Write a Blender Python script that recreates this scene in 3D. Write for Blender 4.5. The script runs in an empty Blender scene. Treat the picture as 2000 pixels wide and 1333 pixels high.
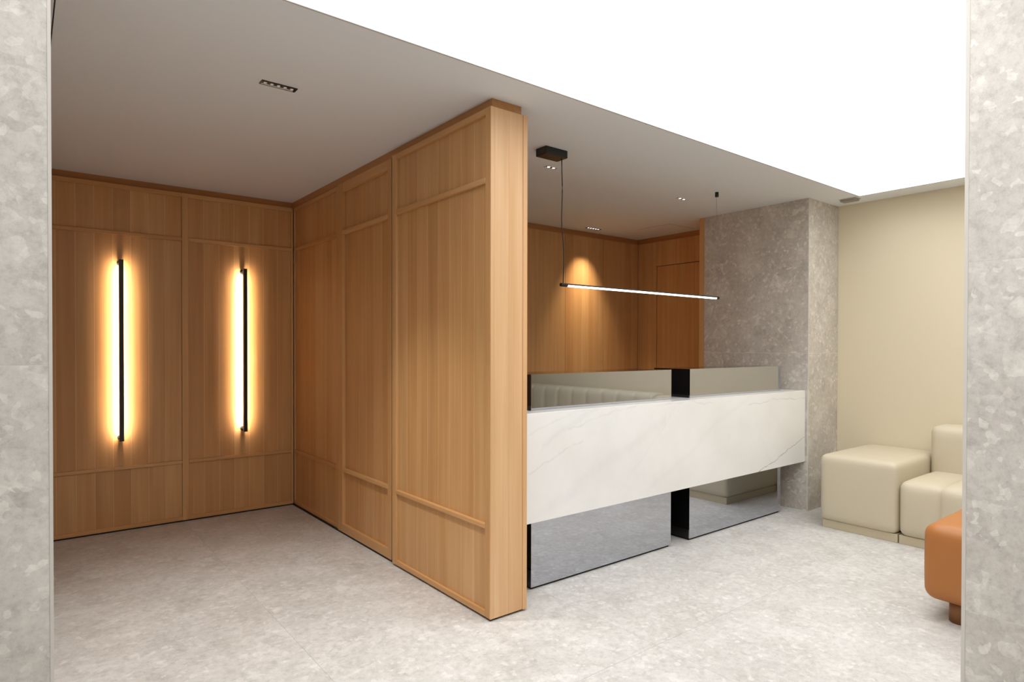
import bpy, bmesh, math, random
from mathutils import Vector, Matrix
random.seed(7)
SC = bpy.context.scene
COL = SC.collection

# ------------------------------------------------------------------ camera
YAW, PITCH, ROLL, FPX, CY, EYE = math.radians(38.2548), math.radians(-.5349), math.radians(.0918), 1218.67, 689.05, 1.41
fwd = Vector((math.sin(YAW)*math.cos(PITCH), math.cos(YAW)*math.cos(PITCH), math.sin(PITCH)))
rgt = Vector((math.cos(YAW), -math.sin(YAW), 0))
upv = rgt.cross(fwd)
R_ = math.cos(ROLL)*rgt + math.sin(ROLL)*upv
U_ = -math.sin(ROLL)*rgt + math.cos(ROLL)*upv
cd = bpy.data.cameras.new('camera'); cam = bpy.data.objects.new('camera', cd); COL.objects.link(cam)
M = Matrix((R_, U_, -fwd)).transposed().to_4x4(); M.translation = (0, 0, EYE)
cam.matrix_world = M
cd.sensor_width = 36; cd.lens = FPX/2000*36; cd.shift_y = (CY-666.5)/2000
cd.clip_start = .05
SC.camera = cam
SC.view_settings.view_transform = 'Standard'; SC.view_settings.look = 'None'
SC.view_settings.exposure = 0.0; SC.view_settings.gamma = 1; SC.view_settings.use_curve_mapping = False
SC.cycles.use_denoising = True
SC.cycles.max_bounces = 10; SC.cycles.diffuse_bounces = 6; SC.cycles.glossy_bounces = 6
SC.cycles.sample_clamp_indirect = 4

# ------------------------------------------------------------------ light levels
PANEL_POWER = 1.35       # luminous stretched ceiling
PANEL_COLOR = (.95, .975, 1.0)
SCONCE_POWER = 135
PENDANT_POWER = 5
w = bpy.data.worlds.new('world'); SC.world = w; w.use_nodes = True
w.node_tree.nodes['Background'].inputs[0].default_value = (1, .95, .9, 1)
w.node_tree.nodes['Background'].inputs[1].default_value = .02

def spot(name, loc, target, energy, angle, blend, color, radius=.02):
    l = bpy.data.lights.new(name, 'SPOT'); l.energy = energy; l.spot_size = math.radians(angle); l.spot_blend = blend
    l.color = color; l.shadow_soft_size = radius
    o = bpy.data.objects.new(name, l); COL.objects.link(o); o.location = loc
    o.rotation_euler = (Vector(target)-Vector(loc)).to_track_quat('-Z', 'Y').to_euler()
    return o
def area(name, loc, sx, sy, energy, spread, color):
    l = bpy.data.lights.new(name, 'AREA'); l.shape = 'RECTANGLE'; l.size = sx; l.size_y = sy; l.energy = energy
    l.spread = math.radians(spread); l.color = color
    o = bpy.data.objects.new(name, l); COL.objects.link(o); o.location = loc; return o
WARM = (1, .80, .56)
# area light added just under the membrane, so the panel throws mostly downwards
area('panel_added_light', (2.71, 1.067, 2.6858), 5.70, 2.50, 68, 142, PANEL_COLOR)
area('wall_washer_beam', (4.85, 4.735, 2.678), .16, .03, 6, 66, WARM)
spot('spot_beam', (1.0, 3.112, 2.66), (1.0, 3.112, 0), 130, 84, 1, (.97, .96, .94))
spot('spot_beam', (2.97, 3.318, 2.665), (2.97, 3.5, 0), 9, 70, .8, WARM)
spot('spot_beam', (4.475, 3.318, 2.665), (4.475, 3.5, 0), 6, 70, .8, WARM)

# ------------------------------------------------------------------ node helpers
def mat(name):
    m = bpy.data.materials.new(name); m.use_nodes = True
    nt = m.node_tree; b = nt.nodes['Principled BSDF']
    return m, nt, b
def N(nt, t, **kw):
    n = nt.nodes.new(t)
    for k, v in kw.items():
        if k in n.inputs.keys(): n.inputs[k].default_value = v
        else: setattr(n, k, v)
    return n
def L(nt, a, b): nt.links.new(a, b)
def math_(nt, op, a, b=None, c=None):
    n = nt.nodes.new('ShaderNodeMath'); n.operation = op
    for i, v in enumerate((a, b, c)):
        if v is None: continue
        if isinstance(v, (int, float)): n.inputs[i].default_value = v
        else: L(nt, v, n.inputs[i])
    return n.outputs[0]
def ramp(nt, src, stops):
    n = nt.nodes.new('ShaderNodeValToRGB'); e = n.color_ramp.elements
    while len(e) < len(stops): e.new(.5)
    for i, (p, c) in enumerate(stops):
        e[i].position = p; e[i].color = (*c, 1) if len(c) == 3 else c
    L(nt, src, n.inputs[0]); return n.outputs[0]
def mix(nt, fac, a, b, mode='MIX'):
    n = nt.nodes.new('ShaderNodeMix'); n.data_type = 'RGBA'; n.blend_type = mode
    if isinstance(fac, (int, float)): n.inputs[0].default_value = fac
    else: L(nt, fac, n.inputs[0])
    for i, v in ((6, a), (7, b)):
        if isinstance(v, tuple): n.inputs[i].default_value = (*v, 1)
        else: L(nt, v, n.inputs[i])
    return n.outputs[2]
def plain(name, col, rough=.5, metal=0, spec=.5, bump=None):
    m, nt, b = mat(name)
    b.inputs['Base Color'].default_value = (*col, 1); b.inputs['Roughness'].default_value = rough
    b.inputs['Metallic'].default_value = metal; b.inputs['Specular IOR Level'].default_value = spec
    n = N(nt, 'ShaderNodeTexNoise', Scale=bump[0] if bump else 30., Detail=4.)
    g = N(nt, 'ShaderNodeNewGeometry'); L(nt, g.outputs['Position'], n.inputs['Vector'])
    if bump:
        bp = N(nt, 'ShaderNodeBump', Strength=bump[1], Distance=.002); L(nt, n.outputs[0], bp.inputs['Height']); L(nt, bp.outputs[0], b.inputs['Normal'])
    if metal < .5:
        c = mix(nt, n.outputs[0], tuple(x*.97 for x in col), tuple(min(1, x*1.03) for x in col)); L(nt, c, b.inputs['Base Color'])
    return m
def emit(name, col, s):
    m, nt, b = mat(name)
    b.inputs['Base Color'].default_value = (.8, .8, .8, 1)
    b.inputs['Emission Color'].default_value = (*col, 1); b.inputs['Emission Strength'].default_value = s
    return m

def wood(name, axis, tone=1.0):
    m, nt, b = mat(name)
    tc = N(nt, 'ShaderNodeTexCoord'); oi = N(nt, 'ShaderNodeObjectInfo')
    off = N(nt, 'ShaderNodeVectorMath', operation='SCALE'); off.inputs[0].default_value = (37, 23, 51); L(nt, oi.outputs['Random'], off.inputs['Scale'])
    add = N(nt, 'ShaderNodeVectorMath', operation='ADD'); L(nt, tc.outputs['Object'], add.inputs[0]); L(nt, off.outputs[0], add.inputs[1])
    def stretched(a, l, scale, detail, dist=0.):
        mp = N(nt, 'ShaderNodeMapping'); s = [a, a, a]; s['XYZ'.index(axis)] = l; mp.inputs['Scale'].default_value = s
        L(nt, add.outputs[0], mp.inputs['Vector'])
        n = N(nt, 'ShaderNodeTexNoise', Scale=scale, Detail=detail, Distortion=dist); L(nt, mp.outputs[0], n.inputs['Vector']); return n.outputs[0]
    fine = stretched(1, .010, 260., 2.)
    mid = stretched(1, .035, 24., 3., .3)
    big = stretched(1, .12, 6., 2.)
    base = ramp(nt, mid, [(.3, (.60, .325, .128)), (.5, (.635, .355, .148)), (.72, (.68, .40, .178))])
    c = mix(nt, math_(nt, 'MULTIPLY', ramp(nt, fine, [(.35, (1, 1, 1)), (.6, (0, 0, 0))]), .13), base, (.44, .225, .08))
    r = ramp(nt, oi.outputs['Random'], [(0, (.93, .885, .85)), (.35, (1.01, .97, .92)), (.6, (1, 1, 1)), (1, (1.04, 1.07, 1.10))])
    c = mix(nt, 1., c, r, 'MULTIPLY')
    rr = ramp(nt, big, [(.3, (.94, .93, .92)), (.7, (1.05, 1.06, 1.07))])
    c = mix(nt, 1., c, rr, 'MULTIPLY')
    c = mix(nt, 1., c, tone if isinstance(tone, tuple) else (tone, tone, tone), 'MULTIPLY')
    L(nt, c, b.inputs['Base Color']); b.inputs['Roughness'].default_value = .42
    b.inputs['Specular IOR Level'].default_value = .45
    bp = N(nt, 'ShaderNodeBump', Strength=.12, Distance=.001); L(nt, fine, bp.inputs['Height']); L(nt, bp.outputs[0], b.inputs['Normal'])
    return m

def stone(name, light, dark, rough, scale=1., frag=.5):
    m, nt, b = mat(name)
    g = N(nt, 'ShaderNodeNewGeometry'); oi = N(nt, 'ShaderNodeObjectInfo')
    off = N(nt, 'ShaderNodeVectorMath', operation='SCALE'); off.inputs[0].default_value = (13, 29, 17); L(nt, oi.outputs['Random'], off.inputs['Scale'])
    add = N(nt, 'ShaderNodeVectorMath', operation='ADD'); L(nt, g.outputs['Position'], add.inputs[0]); L(nt, off.outputs[0], add.inputs[1])
    V = add.outputs[0]
    warp = N(nt, 'ShaderNodeTexNoise', Scale=9.*scale, Detail=5.); L(nt, V, warp.inputs['Vector'])
    wv = N(nt, 'ShaderNodeVectorMath', operation='SCALE'); wv.inputs['Scale'].default_value = .085/scale; L(nt, warp.outputs['Color'], wv.inputs[0])
    wa = N(nt, 'ShaderNodeVectorMath', operation='ADD'); L(nt, V, wa.inputs[0]); L(nt, wv.outputs[0], wa.inputs[1])
    def noise(s, d, r=.6, v=V):
        n = N(nt, 'ShaderNodeTexNoise', Scale=s*scale, Detail=d, Roughness=r); L(nt, v, n.inputs['Vector']); return n.outputs[0]
    cloud = noise(3.2, 7., .62)
    c = ramp(nt, cloud, [(.30, dark), (.50, tuple((a+d)/2 for a, d in zip(light, dark))), (.68, light)])
    patch = noise(11., 4., .6)
    # broken shell and rock fragments at three sizes
    for s, thr, amt, colr in ((8., .90, .36*frag, tuple(min(1, a*1.16) for a in light)), (19., .88, .40*frag, tuple(min(1, a*1.22) for a in light)), (12., .90, .32*frag, tuple(a*.82 for a in dark)), (48., .88, .5*frag, tuple(min(1, a*1.22) for a in light))):
        v = N(nt, 'ShaderNodeTexVoronoi', Scale=s*scale); L(nt, wa.outputs[0], v.inputs['Vector'])
        sep = N(nt, 'ShaderNodeSeparateColor'); L(nt, v.outputs['Color'], sep.inputs[0])
        on = ramp(nt, sep.outputs[0], [(thr, (0, 0, 0)), (thr+.03, (1, 1, 1))])
        f = math_(nt, 'MULTIPLY', math_(nt, 'MULTIPLY', on, amt), ramp(nt, patch, [(.35, (.15, .15, .15)), (.65, (1, 1, 1))]))
        c = mix(nt, f, c, colr)
    fine = noise(30., 8., .8)
    fr = ramp(nt, fine, [(.34, (.80, .79, .78)), (.5, (1, 1, 1)), (.66, (1.12, 1.12, 1.12))])
    c = mix(nt, 1., c, fr, 'MULTIPLY')
    crack = noise(7., 8., .7, wa.outputs[0])
    cr = math_(nt, 'ABSOLUTE', math_(nt, 'SUBTRACT', crack, .5))
    cf = ramp(nt, cr, [(.0, (1, 1, 1)), (.012, (0, 0, 0))])
    c = mix(nt, math_(nt, 'MULTIPLY', cf, .22), c, tuple(min(1, a*1.2) for a in light))
    L(nt, c, b.inputs['Base Color']); b.inputs['Roughness'].default_value = rough
    b.inputs['Specular IOR Level'].default_value = .35
    return m

WZ, WX, WY = wood('oak_upright', 'Z'), wood('oak_along_x', 'X'), wood('oak_along_y', 'Y')
TX, TY = wood('oak_shaded_along_x', 'X', (.74, .63, .52)), wood('oak_shaded_along_y', 'Y', (.74, .63, .52))  # top trims: recess shade put into a darker, redder oak tone
WE = wood('sheen_oak_upright', 'Z', (1.08, 1.17, 1.42))  # end face: sheen put into the colour as a paler oak tone
FLOORST = stone('floor_stone', (.63, .61, .58), (.51, .485, .45), .42, 1., 1.1)
COLST = stone('pillar_stone', (.64, .595, .53), (.49, .445, .39), .5, 1., 1.6)
JAMBST = stone('jamb_stone', (.70, .665, .61), (.59, .55, .50), .5, 1., 1.7)
SEAM = plain('pale_oak_seam', (.80, .56, .32), .5)
PAINT = plain('white_paint', (.82, .845, .865), .8, bump=(200., .05))
YELLOW = plain('cream_wallcovering', (.74, .655, .48), .75, bump=(700., .25))
GROUT = plain('pale_grout', (.84, .79, .72), .8)
EDGE = plain('pale_edge_trim', (.68, .64, .58), .4)
BLACK = plain('black_metal', (.012, .011, .010), .4)
BGLOSS = plain('black_gloss', (.008, .007, .007), .06)
DARK = plain('shadow_gap_black', (.010, .008, .006), .8)
MIRROR = plain('smoked_mirror_steel', (.51, .53, .58), .035, 1)
STEEL = plain('brushed_grey_metal', (.42, .39, .35), .4, .8)
FABRIC = plain('cream_leather', (.60, .53, .39), .52, bump=(260., .10))
FABRIC_D = plain('cream_plinth', (.56, .48, .33), .6)
ORANGE = plain('tan_orange_leather', (.43, .16, .036), .48, bump=(300., .08))
ORANGE_D = plain('tan_orange_leg', (.22, .085, .024), .5)
DRYWALL = plain('taupe_paint', (.42, .36, .30), .8)
PANEL = emit('luminous_membrane', PANEL_COLOR, PANEL_POWER)
LED = emit('warm_led', (1, .81, .58), SCONCE_POWER)
TUBE = emit('pendant_tube', (1, .93, .84), PENDANT_POWER)
LENS = emit('downlight_lens', (1, .93, .82), 3.5)
LENS_OFF = emit('downlight_lens_dim', (1, .93, .84), .12)

def marble():
    m, nt, b = mat('white_veined_marble')
    g = N(nt, 'ShaderNodeNewGeometry')
    sp = N(nt, 'ShaderNodeSeparateXYZ'); L(nt, g.outputs['Position'], sp.inputs[0])
    n1 = N(nt, 'ShaderNodeTexNoise', Scale=2.2, Detail=8., Roughness=.6); L(nt, g.outputs['Position'], n1.inputs['Vector'])
    n2 = N(nt, 'ShaderNodeTexNoise', Scale=9., Detail=6., Roughness=.6); L(nt, g.outputs['Position'], n2.inputs['Vector'])
    c = ramp(nt, n1.outputs[0], [(.3, (.80, .79, .765)), (.6, (.86, .85, .83))])
    wob = math_(nt, 'ADD', math_(nt, 'MULTIPLY', math_(nt, 'SUBTRACT', n1.outputs[0], .5), .16), math_(nt, 'MULTIPLY', math_(nt, 'SUBTRACT', n2.outputs[0], .5), .045))
    z = math_(nt, 'ADD', sp.outputs['Z'], wob)
    # each vein: z = z0 + k*(x-x0), between xa and xb, half width, strength
    for x0, z0, k, xa, xb, hw, st in ((4.55, .43, .27, 4.45, 5.30, .0035, .75), (4.72, .50, -1.6, 4.60, 4.80, .003, .14), (2.2, .70, .34, 2.2, 2.62, .005, .16), (2.2, .93, .25, 2.2, 3.0, .006, .10),
                                      (2.55, .93, .22, 2.5, 3.1, .005, .15), (2.4, .88, .5, 2.3, 3.2, .018, .10), (3.4, 1.02, -.04, 3.3, 3.95, .005, .16), (2.2, .42, .42, 2.2, 3.4, .03, .07),
                                      (4.2, 1.0, -.03, 4.4, 5.3, .004, .28), (3.3, .5, .5, 3.2, 4.5, .02, .05), (2.9, .45, .9, 2.8, 3.5, .006, .05)):
        lin = math_(nt, 'ADD', math_(nt, 'MULTIPLY', math_(nt, 'SUBTRACT', sp.outputs['X'], x0), k), z0)
        d = math_(nt, 'ABSOLUTE', math_(nt, 'SUBTRACT', z, lin))
        mr = N(nt, 'ShaderNodeMapRange', interpolation_type='SMOOTHSTEP'); mr.inputs['From Min'].default_value = 0; mr.inputs['From Max'].default_value = hw*2
        mr.inputs['To Min'].default_value = st; mr.inputs['To Max'].default_value = 0; L(nt, d, mr.inputs['Value'])
        f = math_(nt, 'MULTIPLY', mr.outputs[0], math_(nt, 'MULTIPLY', math_(nt, 'GREATER_THAN', sp.outputs['X'], xa), math_(nt, 'LESS_THAN', sp.outputs['X'], xb)))
        f = math_(nt, 'MULTIPLY', f, ramp(nt, n2.outputs[0], [(.32, (.25, .25, .25)), (.6, (1, 1, 1))]))
        c = mix(nt, f, c, (.30, .30, .31))
    L(nt, c, b.inputs['Base Color']); b.inputs['Roughness'].default_value = .16
    return m
MARBLE = marble()

# ------------------------------------------------------------------ object helpers
WLOC = {}
def link(name, me, material, loc, parent=None, smooth=False):
    o = bpy.data.objects.new(name, me); COL.objects.link(o)
    if material is not None: me.materials.append(material)
    if smooth:
        for p in me.polygons: p.use_smooth = True
    WLOC[o.name] = Vector(loc)
    if parent is not None:
        o.parent = parent; o.location = Vector(loc)-WLOC[parent.name]
    else: o.location = loc
    return o
def empty(name, loc):
    o = bpy.data.objects.new(name, None); COL.objects.link(o); o.location = loc; o.empty_display_size = .1
    WLOC[o.name] = Vector(loc); return o
def tag(o, label, cat=None, group=None, kind=None):
    o['label'] = label
    if cat: o['category'] = cat
    if group: o['group'] = group
    if kind: o['kind'] = kind
    return o
def box(name, x0, x1, y0, y1, z0, z1, m, parent=None, bev=0., seg=2, skip=()):
    """one box, world extents; origin at the centre of its base"""
    x0, x1 = sorted((x0, x1)); y0, y1 = sorted((y0, y1)); z0, z1 = sorted((z0, z1))
    c = Vector(((x0+x1)/2, (y0+y1)/2, z0)); bm = bmesh.new()
    bmesh.ops.create_cube(bm, size=1)
    for v in bm.verts:
        v.co = Vector((v.co.x*(x1-x0), v.co.y*(y1-y0), (v.co.z+.5)*(z1-z0)))
    if bev: bmesh.ops.bevel(bm, geom=bm.edges[:], offset=bev, segments=seg, profile=.5, affect='EDGES')
    me = bpy.data.meshes.new(name); bm.to_mesh(me); bm.free()
    return link(name, me, m, c, parent)
def cyl(name, p, q, r, m, parent=None, n=16, smooth=True, origin=None):
    p, q = Vector(p), Vector(q); o = Vector(origin) if origin else p
    bm = bmesh.new(); d = (q-p)
    bmesh.ops.create_cone(bm, cap_ends=True, segments=n, radius1=r, radius2=r, depth=d.length)
    rot = d.to_track_quat('Z', 'Y').to_matrix().to_4x4()
    bmesh.ops.transform(bm, matrix=Matrix.Translation((p+q)/2-o) @ rot, verts=bm.verts)
    me = bpy.data.meshes.new(name); bm.to_mesh(me); bm.free()
    ob = link(name, me, m, o, parent)
    if smooth:
        for f in me.polygons:
            if len(f.vertices) == 4: f.use_smooth = True
    return ob
def tube(name, pts, r, m, parent=None, n=8):
    pts = [Vector(p) for p in pts]; o = pts[-1]; verts, faces = [], []
    for i, p in enumerate(pts):
        t = (pts[min(i+1, len(pts)-1)]-pts[max(i-1, 0)]).normalized()
        q = t.to_track_quat('Z', 'Y')
        for k in range(n):
            a = 2*math.pi*k/n; verts.append(p-o+q @ Vector((r*math.cos(a), r*math.sin(a), 0)))
    for i in range(len(pts)-1):
        for k in range(n):
            faces.append((i*n+k, i*n+(k+1) % n, (i+1)*n+(k+1) % n, (i+1)*n+k))
    faces += [tuple(range(n))[::-1], tuple((len(pts)-1)*n+k for k in range(n))]
    me = bpy.data.meshes.new(name); me.from_pydata(verts, [], faces); return link(name, me, m, o, parent, True)
def cushion(name, x0, x1, y0, y1, z0, z1, r, m, parent=None, bulge=(.0, .0, .0), n=14):
    """upholstered block: rounded edges of radius r, faces swelling by bulge (x,y,z)"""
    c = Vector(((x0+x1)/2, (y0+y1)/2, z0)); h = Vector(((x1-x0)/2, (y1-y0)/2, (z1-z0)/2))
    bm = bmesh.new(); bmesh.ops.create_cube(bm, size=2)
    bmesh.ops.subdivide_edges(bm, edges=bm.edges[:], cuts=n, use_grid_fill=True)
    def warp(t):        # crowd the rows towards the edges
        return math.copysign(1-(1-abs(t))**1.7, t)
    for v in bm.verts:
        u = Vector((warp(v.co.x), warp(v.co.y), warp(v.co.z)))
        p = Vector((u.x*h.x, u.y*h.y, u.z*h.z))
        inner = Vector([max(-(h[i]-r), min(h[i]-r, p[i])) for i in range(3)])
        d = p-inner
        if d.length > 1e-9: p = inner + d.normalized()*min(r, r) if d.length > 0 else p
        for i in range(3):
            j, k = (i+1) % 3, (i+2) % 3
            if abs(u[i]) > .5:
                p[i] += math.copysign(bulge[i]*(1-u[j]**2)*(1-u[k]**2)*min(1, (abs(u[i])-.5)*2), u[i])
        v.co = p+Vector((0, 0, h.z))
    me = bpy.data.meshes.new(name); bm.to_mesh(me); bm.free()
    return link(name, me, m, c, parent, True)

H = 2.685            # ceiling height
XL, XR = -1.6, 5.83  # lobby side walls
YS = -1.9            # wall behind the camera
# ------------------------------------------------------------------ floor
floor = box('floor', XL, 6.0, YS, 5.7, -.05, -.0012, plain('floor_grout', (.56, .52, .47), .8))
tag(floor, 'pale grey beige stone tile floor running through lobby and alcove', 'floor', kind='structure')
xs = [XL, -.295, 1.03, 2.355, 3.68, 5.005, 6.0]; ys = [YS, -.77, 1.88, 4.53, 5.7]
for i in range(len(xs)-1):
    for j in range(len(ys)-1):
        g = .0006
        box('floor_tile', xs[i]+g, xs[i+1]-g, ys[j]+g, ys[j+1]-g, -.012, 0, FLOORST, floor)

# ------------------------------------------------------------------ ceiling with the opening of the luminous panel
LX0, LX1, LY0, LY1 = -.15, 5.57, -.2, 2.333
def slab(name, x0, x1, y0, y1, hole, z0, z1, m, parent=None):
    hx0, hx1, hy0, hy1 = hole; X = [x0, hx0, hx1, x1]; Y = [y0, hy0, hy1, y1]
    verts, faces = [], []
    for z in (z0, z1):
        for yy in Y:
            for xx in X: verts.append((xx, yy, z-z0))
    for a in (0, 16):
        for j in range(3):
            for i in range(3):
                if i == 1 and j == 1: continue
                q = (a+j*4+i, a+j*4+i+1, a+(j+1)*4+i+1, a+(j+1)*4+i); faces.append(q if a else q[::-1])
    for p, q in ((5, 6), (6, 10), (10, 9), (9, 5)): faces.append((p, q, q+16, p+16))
    for p, q in ((0, 3), (3, 15), (15, 12), (12, 0)): faces.append((p, q, q+16, p+16)[::-1])
    me = bpy.data.meshes.new(name); me.from_pydata(verts, [], faces); me.validate(); return link(name, me, m, (0, 0, z0), parent)
ceiling = slab('ceiling', XL, 6.0, YS, 5.7, (LX0, LX1, LY0, LY1), H, H+.02, PAINT)
tag(ceiling, 'flat white plaster ceiling around the glowing light panel', 'ceiling', kind='structure')
# access hatch over the back room: narrow dark joint and a plate flush with the ceiling
box('hatch_joint', 5.285, 5.70, 4.07, 4.49, H-.0008, H+.001, plain('joint_grey', (.10, .09, .08), .9), ceiling)
box('access_hatch', 5.288, 5.697, 4.073, 4.487, H-.002, H, PAINT, ceiling)

lp = empty('luminous_ceiling_panel', ((LX0+LX1)/2, (LY0+LY1)/2, H))
tag(lp, 'large glowing white stretched light panel set flush into the ceiling', 'ceiling light')
box('light_membrane', LX0+.004, LX1-.004, LY0+.004, LY1-.004, H+.0015, H+.006, PANEL, lp)
for a in ((LX0-.002, LX0+.004, LY0, LY1), (LX1-.004, LX1+.002, LY0, LY1), (LX0, LX1, LY0-.002, LY0+.004), (LX0, LX1, LY1-.004, LY1+.002)):
    box('edge_profile', *a, H-.0015, H+.012, plain('profile_grey', (.45, .41, .36), .5), lp)

# ------------------------------------------------------------------ panelled walls
def frame_and_field(parent, plane, along, a0, a1, face, depth_dir, stiles, top_w, bot_w, planks, rail_u=(2.25, 2.28), rail_l=(.468, .495), z0=.012, z1=2.635, recess=.014, rail_out=.006, core=.05):
    """one framed bay. plane 'x' or 'y' = axis of the normal; depth_dir = +1/-1 into the wall"""
    s0, s1 = stiles; d = depth_dir
    wall = parent; parent = None
    def B(name, u0, u1, w0, w1, za, zb, m, bev=0.):
        if plane == 'x': return box(name, w0, w1, u0, u1, za, zb, m, parent, bev)
        return box(name, u0, u1, w0, w1, za, zb, m, parent, bev)
    H_ = WY if plane == 'x' else WX
    back = face+d*core
    # the bay's backing board carries its frame, rails and veneer planks
    f_, b_ = face+d*(recess+.0004), back-d*.0005
    if plane == 'x': pn = box('panel', f_, b_, a0+s0+.001, a1-s1-.001, z0+bot_w, z1-top_w, SEAM, wall)
    else: pn = box('panel', a0+s0+.001, a1-s1-.001, f_, b_, z0+bot_w, z1-top_w, SEAM, wall)
    parent = pn
    if s0: B('stile', a0, a0+s0, face, back, z0, z1, WZ, .002)
    if s1: B('stile', a1-s1, a1, face, back, z0, z1, WZ, .002)
    B('top_rail', a0+s0, a1-s1, face+d*.0006, back, z1-top_w, z1-.0004, H_, .002)
    B('bottom_rail', a0+s0, a1-s1, face+d*.0006, back, z0+.0004, z0+bot_w, H_, .002)
    B('upper_rail', a0+s0, a1-s1, face-d*rail_out+d*.004, back, rail_u[0], rail_u[1], H_, .0045)
    B('lower_rail', a0+s0, a1-s1, face-d*rail_out+d*.004, back, rail_l[0], rail_l[1], H_, .0045)
    u0, u1 = a0+s0, a1-s1; wdt = (u1-u0)/planks
    for k in range(planks):
        for za, zb in ((z0+bot_w, rail_l[0]), (rail_l[1], rail_u[0]), (rail_u[1], z1-top_w)):
            B('plank', u0+k*wdt+.0011, u0+(k+1)*wdt-.0011, face+d*recess, back, za, zb, WZ, .0003)

# sconce wall of the alcove
wb = box('wall_back', .045, 2.1, 5.60, 5.70, 0, H, DRYWALL)
tag(wb, 'oak panelled wall of the alcove carrying two slim wall lights', 'wall', kind='structure')
frame_and_field(wb, 'y', 'x', .085, 1.064, 5.550, 1, (.0, .046), .034, .030, 8)
frame_and_field(wb, 'y', 'x', 1.064, 1.905, 5.550, 1, (.0, .018), .034, .030, 7)
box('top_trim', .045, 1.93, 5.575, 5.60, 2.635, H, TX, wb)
box('shadow_gap', .045, 1.95, 5.565, 5.60, 0, .012, DARK, wb)

wl = box('wall_left', -.10, .045, 2.3, 5.60, 0, H, DRYWALL)
box('ceiling_joint', .104, .109, 2.34, 5.56, H-.0012, H, DARK, ceiling)
box('ceiling_edge_strip', .045, .104, 2.34, 5.56, H-.003, H, PAINT, ceiling)
tag(wl, 'plain taupe side wall of the alcove behind the near stone pillar', 'wall', kind='structure')

# partition
pw = box('partition_wall', 1.955, 2.085, 2.60, 5.70, .012, 2.64, DARK)
tag(pw, 'freestanding oak panelled partition wall between alcove and reception desk', 'partition', kind='structure')
frame_and_field(pw, 'x', 'y', 2.566, 3.632, 1.881, 1, (.044, .052), .034, .030, 8, recess=.016, core=.06)
frame_and_field(pw, 'x', 'y', 3.682, 4.552, 1.899, 1, (.050, .088), .066, .062, 6, recess=.022, core=.045)
frame_and_field(pw, 'x', 'y', 4.566, 5.545, 1.908, 1, (.036, .012), .034, .030, 8, core=.035)
# end face: two veneered boards, edge strip of the desk side panel
box('end_board', 1.8815, 1.905, 2.562, 2.60, .012, 2.634, WE, pw, .001)
box('end_board', 1.9053, 1.998, 2.5625, 2.60, .012, 2.634, WE, pw, .001)
box('end_board', 1.9983, 2.092, 2.5625, 2.60, .012, 2.634, WE, pw, .001)
box('edge_strip', 2.0925, 2.121, 2.559, 2.60, .012, 2.634, WE, pw, .001)
for k in range(5):
    ya = 2.60+k*.62
    box('side_board', 2.095, 2.121, ya+.0005, min(ya+.62, 5.6)-.0005, .012, 2.634, WZ, pw, .0008)
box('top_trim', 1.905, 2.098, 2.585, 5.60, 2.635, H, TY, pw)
box('shadow_gap', 1.90, 2.11, 2.58, 5.60, 0, .012, DARK, pw)

# back room behind the desk
wr = box('wall_back', 2.121, 5.9, 4.95, 5.05, 0, H, DRYWALL)
tag(wr, 'smooth oak veneered wall behind the reception desk', 'wall', kind='structure')
seams = [2.121, 2.85, 3.44, 4.022, 4.608, 5.194, 5.79]
for a, b in zip(seams[:-1], seams[1:]):
    n = 5; wdt = (b-a-.004)/n
    for k in range(n):
        g = .0002
        box('veneer_plank', a+.002+k*wdt+g, a+.002+(k+1)*wdt-g, 4.92, 4.95, .012, 2.625, WZ, wr, .0005)
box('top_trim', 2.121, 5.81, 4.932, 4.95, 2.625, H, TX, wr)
box('shadow_gap', 2.121, 5.81, 4.935, 4.95, 0, .012, DARK, wr)

we = box('wall_east', 5.815, 5.90, 3.66, 5.05, 0, H, DRYWALL)
tag(we, 'short oak wall at the end of the back room with a flush door', 'wall', kind='structure')
for a, b in ((4.645, 4.78), (4.78, 4.918)):
    box('veneer_plank', 5.79, 5.815, a+.0003, b-.0003, .012, 2.625, WZ, we, .0005)
for k in range(7):
    a = 3.72+k*.132
    box('veneer_plank', 5.79, 5.815, a+.0003, a+.132-.0003, 2.345, 2.625, WZ, we, .0005)
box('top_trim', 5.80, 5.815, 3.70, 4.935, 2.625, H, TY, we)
door = empty('door_1', (5.80, 4.18, 0))
tag(door, 'flush oak veneered door in the back room wall', 'door', kind='structure')
for k in range(7):
    a = 3.73+k*.1295
    box('door_plank', 5.793, 5.815, a+.0003, a+.1295-.0003, .01, 2.338, WZ, door, .0005)
box('door_reveal', 5.812, 5.816, 3.72, 4.645, .0, 2.345, DARK, door)

# stone pillar beside the desk
PX0, PX1, PY0, PY1, PJ = 5.292, 5.90, 2.620, 3.655, 1.358
p1 = box('pillar', PX0+.0005, PX1-.002, PY0+.0005, PY1-.001, 0, H, GROUT)
tag(p1, 'brown grey stone clad pillar between reception desk and cream wall', 'pillar', kind='structure')
for za, zb in ((.004, PJ-.001), (PJ+.001, H-.001)):
    box('stone_tile', PX0, PX0+.013, PY0+.006, PY1, za, zb, COLST, p1)
    box('stone_tile', PX0+.006, PX1, PY0, PY0+.013, za, zb, COLST, p1)
box('corner_trim', PX0-.0005, PX0+.005, PY0-.0005, PY0+.005, .004, H-.001, EDGE, p1)
# oak jamb board behind the pillar
jb = box('trim_1', 5.293, 5.62, 3.656, 3.714, .0, H-.001, WZ)
tag(jb, 'upright oak trim board on the back edge of the stone pillar', 'trim', kind='structure')

# cream wall
wc = box('wall_right', 5.83, 5.93, YS, 2.619, 0, H, YELLOW)
tag(wc, 'cream coloured wall behind the leather seating', 'wall', kind='structure')

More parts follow.
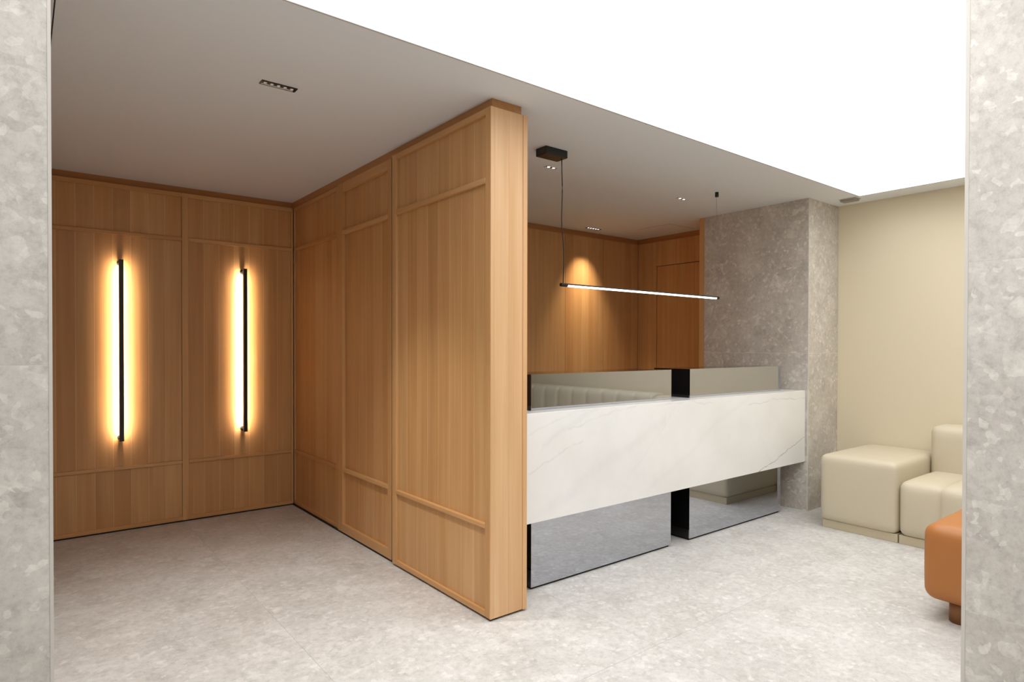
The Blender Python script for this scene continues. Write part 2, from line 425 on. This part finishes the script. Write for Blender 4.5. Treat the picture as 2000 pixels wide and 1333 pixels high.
# pillar in front of the alcove
LPX, LPY = .069, 2.10
p2 = box('pillar', XL+.001, LPX-.0025, LPY+.0005, 2.298, 0, H+.019, GROUT)
tag(p2, 'pale stone clad wall end standing before the alcove', 'pillar', kind='structure')
for xa, xb in ((-1.256, .0605), (XL, -1.258)):
    for za, zb in ((0, .032), (.034, PJ-.001), (PJ+.001, H+.019)):
        box('stone_tile', xa, xb, LPY, LPY+.013, za, zb, JAMBST, p2)
for za, zb in ((.0, PJ-.001), (PJ+.001, H+.019)):
    box('stone_tile', LPX-.010, LPX-.0015, LPY+.008, 2.299, za, zb, JAMBST, p2)
box('corner_trim', .0608, LPX, LPY-.001, LPY+.008, 0, H+.018, EDGE, p2)

# near pillar at the right edge of the view
JX, JY, JS = 2.57, .730, 1.0
p3 = box('pillar', JX+.0005, 3.149, .1012, JY-.0012, 0, H+.018, GROUT)
tag(p3, 'pale stone clad pillar close to camera hiding part of the seating', 'pillar', kind='structure')
for za, zb in ((.0, .4985), (.5005, 1.7015), (1.7035, H+.019)):
    box('stone_tile', JX, JX+.013, .10, JY-.012, za, zb, JAMBST, p3)
    box('stone_tile', JX+.010, 3.15, JY-.013, JY-.0005, za, zb, JAMBST, p3)
    box('stone_tile', JX+.010, 3.15, .10, .113, za, zb, JAMBST, p3)
    box('stone_tile', 3.137, 3.151, .114, JY-.014, za, zb, JAMBST, p3)
box('corner_trim', JX-.001, JX+.008, JY-.0115, JY, 0, H+.019, EDGE, p3)

# walls behind the viewer
ws = box('wall_front', XL, 5.93, YS-.1, YS, 0, H+.05, DRYWALL); tag(ws, 'plain painted wall behind the viewer', 'wall', kind='structure')
ww = box('wall_west', XL-.1, XL, YS-.1, 2.3, 0, H+.05, PAINT); tag(ww, 'plain white painted side wall of the lobby', 'wall', kind='structure')

# ------------------------------------------------------------------ wall lights
def sconce(x, label):
    y = 5.475; z0, z1 = .696, 2.058
    o = empty('wall_light', (x, 5.564, z0)); tag(o, label, 'wall light', 'slim black wall lights on the oak wall')
    hs = box('housing', x-.0145, x+.0145, y-.012, y+.010, z0, z1, BLACK, o, .002)
    box('led_strip', x-.0085, x+.0085, y+.0101, y+.0125, z0+.03, z1-.03, LED, hs)
    for sx in (-1, 1): box('added_baffle', x+sx*.0125-.002, x+sx*.0125+.002, y+.0101, y+.0185, z0, z1, BLACK, hs)  # unseen lips, added to narrow the strip's glow on the wall
    for zc in (z0+.02, z1-.02):
        cyl('bracket', (x, y+.010, zc), (x, 5.5635, zc), .011, BLACK, o)
        cyl('wall_plate', (x, 5.558, zc), (x, 5.564, zc), .020, BLACK, o)
    return o
sconce(.596, 'slim black upright wall light glowing on the oak bay beside the near pillar')
sconce(1.479, 'slim black upright wall light glowing on the oak bay beside the inner corner')

# ------------------------------------------------------------------ ceiling downlights
def downlight(x0, x1, y0, y1, n, label, lens, rim=BLACK, group=None):
    o = empty('downlight', ((x0+x1)/2, (y0+y1)/2, H)); tag(o, label, 'downlight', group)
    t = .006
    for a in ((x0, x1, y0, y0+t), (x0, x1, y1-t, y1), (x0, x0+t, y0+t, y1-t), (x1-t, x1, y0+t, y1-t)):
        box('rim', *a, H-.005, H, rim, o)
    box('recess', x0+t, x1-t, y0+t, y1-t, H-.0012, H-.0002, BLACK, o)
    p = (x1-x0-2*t)/n; r = min(p*.25, (y1-y0)*.22)
    for k in range(n):
        cx = x0+t+p*(k+.5); cyl('lens', (cx, (y0+y1)/2, H-.0030), (cx, (y0+y1)/2, H-.0013), r, lens, o, 14)
    return o
a = downlight(.913, 1.084, 3.088, 3.136, 5, 'long black recessed downlight with five cells in the alcove ceiling', LENS_OFF)
box('reflector', .920, 1.072, 3.1235, 3.1300, H-.0045, H-.001, plain('white_baffle', (.8, .77, .72), .4), a)
white_rim = plain('white_rim', (.70, .68, .66), .5)
downlight(2.915, 3.02, 3.295, 3.34, 2, 'small white twin downlight beside the black pendant canopy', LENS, white_rim)
downlight(4.415, 4.53, 3.295, 3.34, 2, 'small white twin downlight near the small black pendant hanger', LENS, white_rim)
downlight(4.75, 4.95, 4.715, 4.765, 5, 'black recessed downlight with five cells washing the oak back wall', LENS)

# small metal fitting on the ceiling at the corner of the panel
cf = empty('ceiling_fitting', (5.60, 2.42, H))
tag(cf, 'small flat grey metal ceiling fitting at the corner of the glowing panel', 'ceiling fitting')
box('fitting_body', 5.563, 5.645, 2.362, 2.488, H-.022, H, STEEL, cf, .003)
box('fitting_cover', 5.556, 5.652, 2.355, 2.495, H-.006, H, plain('pale_metal', (.60, .56, .50), .4, .3), cf, .001)

# ------------------------------------------------------------------ pendant
PYc, PZ = 3.005, 1.814
pd = empty('pendant_light', (3.66, PYc, PZ))
tag(pd, 'long thin glowing bar pendant hanging over the reception desk', 'pendant light')
def canopy_mesh():
    x0, x1, y0, y1 = 2.617, 2.803, 2.973, 3.075
    return box('canopy', x0, x1, y0, y1, H-.05, H, BLACK, pd, .004)
canopy_mesh()
pts = []
for i in range(25):
    t = i/24; z = (H-.05)*(1-t)+(PZ+.01)*t
    pts.append((2.778-.0+.018*t+.009*math.sin(t*9.2)*math.sin(t*math.pi), 3.003+.004*math.sin(t*7), z))
tube('power_cord', pts, .0032, BLACK, pd)
cyl('hanger_cap', (4.513, PYc-.003, H-.038), (4.513, PYc-.003, H), .015, BLACK, pd)
cyl('hanging_wire', (4.513, PYc, PZ+.01), (4.513, PYc, H-.038), .0009, STEEL, pd, 6)
box('bar_housing', 2.775, 4.545, PYc-.012, PYc+.012, PZ+.003, PZ+.012, BLACK, pd, .002)
cyl('diffuser', (2.83, PYc, PZ-.001), (4.515, PYc, PZ-.001), .0080, TUBE, pd)
cyl('end_cap', (2.773, PYc, PZ+.002), (2.83, PYc, PZ+.002), .0115, BLACK, pd)
cyl('end_cap', (4.515, PYc, PZ+.002), (4.547, PYc, PZ+.002), .0115, BLACK, pd)

# ------------------------------------------------------------------ reception desk
dk = empty('reception_desk', (3.7, 3.1, 0))
tag(dk, 'reception desk with white marble front band over smoked mirror base blocks', 'desk')
MF, MZ0, MZ1 = 2.642, .428, 1.040
box('marble_front', 2.122, 5.288, MF, MF+.030, MZ0, MZ1, MARBLE, dk, .0015)
box('marble_top', 2.122, 5.288, MF+.0302, 3.10, MZ1-.03, MZ1-.0004, MARBLE, dk, .001)
box('marble_underside', 2.122, 5.288, MF+.0302, 2.80, MZ0+.001, MZ0+.02, MARBLE, dk)
BY = 2.755
for xa, xb in ((2.316, 3.602), (3.817, 5.092)):
    bb = box('base_block', xa, xb, BY+.0065, 3.25, .014, MZ0-.001, BGLOSS, dk)
    mp = box('mirror_panel', xa, xb, BY, BY+.006, .014, MZ0-.001, MIRROR, bb)
    box('base_plinth', xa+.01, xb-.01, BY+.012, 3.24, 0, .014, DARK, bb)
    sb = box('screen_block', xa, xb, BY+.0065, 3.08, MZ1, 1.249, BGLOSS, dk)
    box('mirror_screen', xa, xb, BY, BY+.006, MZ1, 1.250, MIRROR, sb)
box('worktop', 2.122, 5.288, 3.10, 3.55, .72, .75, BGLOSS, dk)
box('worktop_support', 2.35, 5.05, 3.24, 3.26, 0, .72, DARK, dk)

# ------------------------------------------------------------------ seating
ot = empty('ottoman', (5.35, 2.07, 0))
tag(ot, 'tall square cream leather ottoman block against the cream wall beside the pillar', 'ottoman')
cushion('seat_block', 4.928, 5.815, 1.796, 2.350, .058, .572, .045, FABRIC, ot, (.006, .004, .012))
box('plinth', 4.952, 5.80, 1.797, 2.330, 0, .062, FABRIC_D, ot, .002)

sf = empty('sofa', (5.4, .4, 0))
tag(sf, 'cream leather sofa with upholstered channels along the cream wall', 'sofa')
edges = [1.792, 1.548]
while edges[-1] > -1.3: edges.append(edges[-1]-.262)
for i, (b, a) in enumerate(zip(edges[:-1], edges[1:])):
    top = .80+min(.08, i*.03)
    cushion('seat_channel', 4.932, 5.62, a-.045, b+.0, .058, .452, .055, FABRIC, sf, (.012, .0, .014), 10)
    cushion('back_channel', 5.54, 5.805, a-.018, b+.0, .30, top, .05, FABRIC, sf, (.016, .0, .012), 10)
box('plinth', 4.955, 5.80, edges[-1]+.02, 1.789, 0, .062, FABRIC_D, sf, .002)

pf = empty('pouf', (3.98, .92, 0))
tag(pf, 'tan orange leather pouf on short round legs half hidden by the near pillar', 'pouf')
seat = cushion('seat', 3.675, 4.30, .60, 1.222, .105, .498, .060, ORANGE, pf, (.010, .010, .012), 16)
def ring(z, name):
    n = 40; x0, x1, y0, y1, r = 3.681, 4.294, .606, 1.216, .06; pts = []
    for cx, cy, a0 in ((x1-r, y1-r, 0), (x0+r, y1-r, 90), (x0+r, y0+r, 180), (x1-r, y0+r, 270)):
        for k in range(9):
            t = math.radians(a0+k*90/8); pts.append((cx+r*math.cos(t), cy+r*math.sin(t), z))
    pts.append(pts[0]); return tube(name, pts, .0022, ORANGE, seat, 6)
ring(.455, 'seam')
for lx in (3.785, 4.18):
    for ly in (.72, 1.075):
        cyl('leg', (lx, ly, 0), (lx, ly, .12), .052, ORANGE_D, pf, 24)
